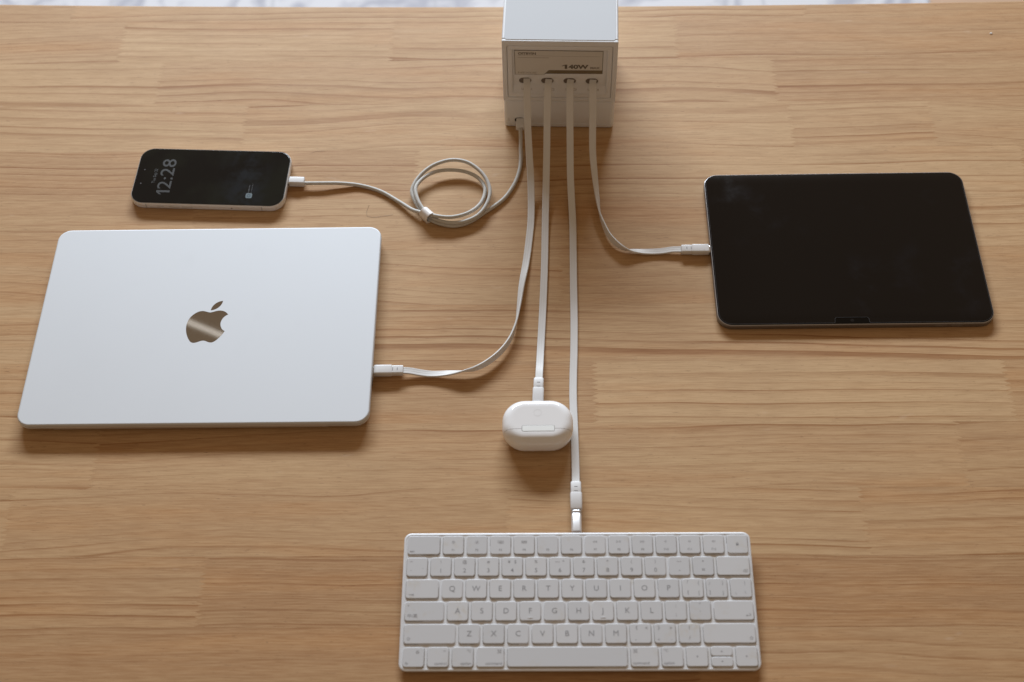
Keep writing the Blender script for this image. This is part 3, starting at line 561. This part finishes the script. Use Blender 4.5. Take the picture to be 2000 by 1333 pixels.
def frame(pts, th):  # thin outline from a closed polyline
    v = []; n = len(pts); cx = sum(p[0] for p in pts)/n; cy = sum(p[1] for p in pts)/n
    for x, y in pts:
        dx, dy = x-cx, y-cy; l = math.hypot(dx, dy); v.append((x, y, KT)); v.append((x-dx/l*th, y-dy/l*th, KT))
    return v, [(2*i, 2*((i+1) % n), 2*((i+1) % n)+1, 2*i+1) for i in range(n)]
def bar(x0, y0, x1, y1, th=.32):
    l = math.hypot(x1-x0, y1-y0); nx, ny = -(y1-y0)/l*th/2, (x1-x0)/l*th/2
    return [(x0+nx, y0+ny, KT), (x0-nx, y0-ny, KT), (x1-nx, y1-ny, KT), (x1+nx, y1+ny, KT)], [(0, 1, 2, 3)]
def tri(cx, cy, w_, h_, sgn): return poly([(cx-sgn*w_/2, cy+h_/2), (cx-sgn*w_/2, cy-h_/2), (cx+sgn*w_/2, cy)][::sgn])
def icon(kind, x, y):
    if kind.startswith('sun'):
        r = 1.0; g = [frame([(x+a, y+b) for a, b in circ(.75, 12)], .3)]
        for i in range(8):
            a = i*math.pi/4; g.append(bar(x+1.1*math.cos(a), y+1.1*math.sin(a), x+(1.45 if kind == 'sun1' else 1.6)*math.cos(a), y+1.6*math.sin(a), .25))
        return join(g)
    if kind == 'windows': return join([frame([(x+a-1.6, y+b+.3) for a, b in rrect(1.6, 1.8, .2, 1)], .28), frame([(x+a+.2, y+b+.45) for a, b in rrect(1.5, 1.4, .2, 1)], .28), frame([(x+a, y+b-.9) for a, b in rrect(1.9, 1.1, .2, 1)], .28), frame([(x+a+1.9, y+b) for a, b in rrect(1.3, 2.0, .2, 1)], .28)])
    if kind == 'grid': return join([frame([(x+a+i*1.55, y+b+j*1.2) for a, b in rrect(1.25, .95, .15, 1)], .25) for i in (-1, 0, 1) for j in (-.5, .5)])
    if kind == 'rew': return join([frame([(x-1.9, y), (x-.2, y+1), (x-.2, y-1)], .4), frame([(x-.1, y), (x+1.6, y+1), (x+1.6, y-1)], .4)])
    if kind == 'fwd': return join([frame([(x+1.9, y), (x+.2, y-1), (x+.2, y+1)], .4), frame([(x+.1, y), (x-1.6, y-1), (x-1.6, y+1)], .4)])
    if kind == 'play': return join([frame([(x-.2, y), (x-1.9, y-1), (x-1.9, y+1)], .4), bar(x+.6, y-1, x+.6, y+1), bar(x+1.5, y-1, x+1.5, y+1)])
    if kind.startswith('vol'):
        n = int(kind[3]); g = [frame([(x-1.3, y), (x+.2, y+1), (x+.2, y-1)], .38)]
        for i in range(n): g.append(bar(x+.7+i*.6, y-.5-.25*i, x+.7+i*.6, y+.5+.25*i, .26))
        return join(g)
    if kind == 'lock': return join([poly(rrect(2.2, 1.4, .25, 2, x, y-.5)), frame([(x+a, y+.5+b) for a, b in rrect(1.5, 1.7, .7, 3)], .3)])
    if kind == 'tab': return join([bar(x-1.9, y, x+1.4, y), bar(x+.5, y+.8, x+1.4, y), bar(x+.5, y-.8, x+1.4, y), bar(x+1.9, y-.95, x+1.9, y+.95)])
    if kind == 'del': return join([frame([(x-2.0, y), (x-.9, y+1.15), (x+1.9, y+1.15), (x+1.9, y-1.15), (x-.9, y-1.15)][::-1], .3), bar(x-.3, y-.5, x+.8, y+.5, .26), bar(x-.3, y+.5, x+.8, y-.5, .26)])
    if kind == 'ret': return join([bar(x-1.4, y-.5, x+1.4, y-.5), bar(x+1.4, y-.62, x+1.7, y+.1), bar(x+1.7, y, x+1.3, y+1.1), bar(x+1.35, y+1.1, x+.3, y+1.1), poly([(x-1.0, y+.35), (x-2.2, y-.5), (x-1.0, y-1.35)])])
    if kind == 'shift': return frame([(x, y+1.5), (x-1.6, y), (x-.75, y), (x-.75, y-1.2), (x+.75, y-1.2), (x+.75, y), (x+1.6, y)], .36)
    if kind == 'cmd':
        g = [frame([(x+a, y+b) for a, b in rrect(1.3, 1.3, .05, 1)], .26)]
        for i in (-1, 1):
            for j in (-1, 1): g.append(frame([(x+i*1.0+a, y+j*1.0+b) for a, b in circ(.55, 8)], .26))
        return join(g)
    if kind == 'opt': return join([bar(x-1.5, y+.8, x-.5, y+.8, .28), bar(x-.5, y+.8, x+.6, y-.8, .28), bar(x+.6, y-.8, x+1.5, y-.8, .28), bar(x+.4, y+.8, x+1.5, y+.8, .28)])
    if kind == 'ctl': return join([bar(x-.9, y-.3, x, y+.6, .3), bar(x, y+.6, x+.9, y-.3, .3)])
    if kind == 'globe': return join([frame([(x+a, y+b) for a, b in circ(1.3, 14)], .22), bar(x-1.2, y, x+1.2, y, .2), bar(x, y-1.2, x, y+1.2, .2)])
    if kind == 'dot': return poly([(x+a, y+b) for a, b in circ(.5, 10)])
MGAP = simple('shaded_key_gap', (.20, .185, .16, 1), .7, 0, .2, .25, 120)  # dark plate colour stands in for shade in the cut-outs around the keys
def add_key(xl, row, wu, spec=(), icons=(), half_=None, bump=False):
    wd = wu*U-GAP; dp = RP-GAP; cx = xl+wd/2; cy = KY0-row*RP-dp/2
    if half_: dp2 = dp/2-.2; cy += half_*(dp/4+.1); dp = dp2
    k = link('key', keymesh(wd, dp), kb, None, 0 if (round(wd, 2), round(dp, 2)) in kcache and kcache[(round(wd, 2), round(dp, 2))].get('s') else 40)
    kcache[(round(wd, 2), round(dp, 2))]['s'] = 1
    k.location = (cx*MM, cy*MM, rk.uniform(-.06, .06)*MM); k.rotation_euler = (rk.uniform(-.003, .003), rk.uniform(-.003, .003), 0)
    kg = (round(wd, 2), round(dp, 2), 'gap')
    if kg not in kcache: kcache[kg] = mesh('key_gap', *slab(wd+.55, dp+.55, 2.3, [(0, -.6), (0, -.215)], 4))
    link('key_gap', kcache[kg], k, MGAP, 0)
    gs = []
    if spec: gs.append(glyphs(spec, wd, dp))
    for kind, x, y in icons: gs.append(icon(kind, x*(wd/2-2.0), y*(dp/2-2.6)))
    if gs: link('legend', flatmesh('legend', join(gs)), k, MLEG, 0)
    if bump: link('homing_bar', mesh('homing_bar', *slab(4.0, .7, .3, [(0, .76), (.1, .98), (.25, 1.06)], 3, 0, -dp/2+2.4)), k, MKEY)
    return xl+wu*U
rk = random.Random(3)
x = add_key(KX0, 0, 1.5, [('esc', -1, -.95, 2.9, 'LEFT')])
fi = ['sun1', 'sun2', 'windows', 'grid', None, None, 'rew', 'play', 'fwd', 'vol0', 'vol1', 'vol2']
for i in range(12): x = add_key(x, 0, 1, [('F%d' % (i+1), 0, -.80, 2.6, 'CENTER')], [(fi[i], 0, .45)] if fi[i] else [])
add_key(x, 0, 1, (), [('lock', 0, 0)])
x = KX0
x = add_key(x, 1, 1, [('~', -.75, .85, 4, 'CENTER'), ('·', -.75, -.6, 4.5, 'CENTER'), ('`', .75, -.5, 4.5, 'CENTER')])
for hi, lo_ in zip(['!', '@', '#', '¥   $', '%', '—  ^', '&', '*', '(', ')', '—', '+'], '1234567890-='):
    x = add_key(x, 1, 1, [(hi, 0, .72, 3.6, 'CENTER'), (lo_, 0, -.62, 5.0, 'CENTER')])
add_key(x, 1, 1.5, (), [('del', .86, -.8)])
x = add_key(KX0, 2, 1.5, (), [('tab', -.78, -.9)])
for c in 'QWERTYUIOP': x = add_key(x, 2, 1, [(c, 0, -.02, 6.3, 'CENTER')])
x = add_key(x, 2, 1, [('「', -.75, .75, 3.6, 'CENTER'), ('{', .75, .75, 3.8, 'CENTER'), ('【', -.75, -.75, 3.4, 'CENTER'), ('[', .75, -.75, 3.8, 'CENTER')])
x = add_key(x, 2, 1, [('」', -.75, .75, 3.6, 'CENTER'), ('}', .75, .75, 3.8, 'CENTER'), ('】', -.75, -.75, 3.4, 'CENTER'), (']', .75, -.75, 3.8, 'CENTER')])
add_key(x, 2, 1, [('|', .5, .75, 3.8, 'CENTER'), ('、', -.5, -.75, 3.8, 'CENTER'), ('\\', .5, -.75, 3.8, 'CENTER')])
x = add_key(KX0, 3, 1.75, [('中/英', -1, -.75, 3.6, 'LEFT')], [('dot', -.95, .85)])
for c in 'ASDFGHJKL': x = add_key(x, 3, 1, [(c, 0, -.02, 6.3, 'CENTER')], (), None, c in 'FJ')
x = add_key(x, 3, 1, [(':', 0, .7, 4.4, 'CENTER'), (';', 0, -.6, 4.4, 'CENTER')]); x = add_key(x, 3, 1, [('"', 0, .8, 4.4, 'CENTER'), ("'", 0, -.4, 4.4, 'CENTER')])
add_key(x, 3, 1.75, (), [('ret', .84, -.7)])
x = add_key(KX0, 4, 2.25, (), [('shift', -.9, -.75)])
for c in 'ZXCVBNM': x = add_key(x, 4, 1, [(c, 0, -.02, 6.3, 'CENTER')])
x = add_key(x, 4, 1, [('《', -.6, .75, 3.6, 'CENTER'), ('<', .75, .75, 4, 'CENTER'), (',', -.6, -.75, 4.4, 'CENTER')])
x = add_key(x, 4, 1, [('》', -.6, .75, 3.6, 'CENTER'), ('>', .75, .75, 4, 'CENTER'), ('。', -.6, -.75, 4, 'CENTER'), ('.', .75, -.75, 4.4, 'CENTER')])
x = add_key(x, 4, 1, [('?', 0, .75, 4.4, 'CENTER'), ('/', 0, -.7, 4.4, 'CENTER')])
add_key(x, 4, 2.25, (), [('shift', .92, -.75)])
x = add_key(KX0, 5, 1, [('fn', -1, -.95, 3.2, 'LEFT')], [('globe', .5, .7)])
x = add_key(x, 5, 1, [('control', 1.1, -.95, 3.2, 'RIGHT')], [('ctl', .8, .85)])
x = add_key(x, 5, 1, [('option', 1.1, -.95, 3.2, 'RIGHT')], [('opt', .75, .85)])
x = add_key(x, 5, 1.25, [('command', 1.05, -.95, 3.2, 'RIGHT')], [('cmd', .8, .8)])
x = add_key(x, 5, 5)
x = add_key(x, 5, 1.25, [('command', -1.05, -.95, 3.2, 'LEFT')], [('cmd', -.8, .8)])
x = add_key(x, 5, 1, [('option', -1.1, -.95, 3.2, 'LEFT')], [('opt', -.75, .85)])
AR = {'l': [(-.8, 0), (.6, -.8), (.6, .8)], 'u': [(-.8, -.6), (.8, -.6), (0, .7)], 'd': [(-.8, .6), (0, -.7), (.8, .6)], 'r': [(.8, 0), (-.6, .8), (-.6, -.8)]}
_icon = icon
def icon(kind, x, y): return poly([(x+a, y+b) for a, b in AR[kind]]) if kind in AR else _icon(kind, x, y)
x = add_key(x, 5, 1, (), [('l', 0, 0)]); add_key(x, 5, 1, (), [('u', 0, 0)], 1); x = add_key(x, 5, 1, (), [('d', 0, 0)], -1); add_key(x, 5, 1, (), [('r', 0, 0)])

# ------------------------------------------------------------------ specks
MHAIR = simple('dark_hair', (.05, .035, .025, 1), .5)
h1 = [[-132.6, 883.8, .15], [-134.1, 879.3, .12], [-134.9, 874.3, .12], [-133.8, 869.8, .12], [-125.8, 868.4, .15], [-118.9, 869.3, .3], [-109.3, 870.7, .12]]
o = link('hair', mesh('hair', *shift(sweep(spline(h1, 1), circ(.07, 5)), (-126, 874, 0))), None, MHAIR, 60, label='fine dark hair curled on the wood below the phone cable', category='hair'); o.location = (-.126, .874, 0)
h2 = [[-192.9, 952.0, .12], [-189.8, 954.4, .15], [-184.8, 955.4, .3], [-178.5, 955.4, .12]]
o = link('hair', mesh('hair', *shift(sweep(spline(h2, 1), circ(.06, 5)), (-186, 954, 0))), None, MHAIR, 60, label='short fine hair on the wood behind the phone', category='hair'); o.location = (-.186, .954, 0)
o = link('crumb', mesh('crumb', *slab(3.0, 2.2, 1.0, [(.4, .02), (.1, .2), (.2, .5), (.6, .7)], 3)), None, MCASE, 60, label='tiny white crumb near the far right corner of the table', category='crumb'); o.location = (.510, 1.0885, 0)
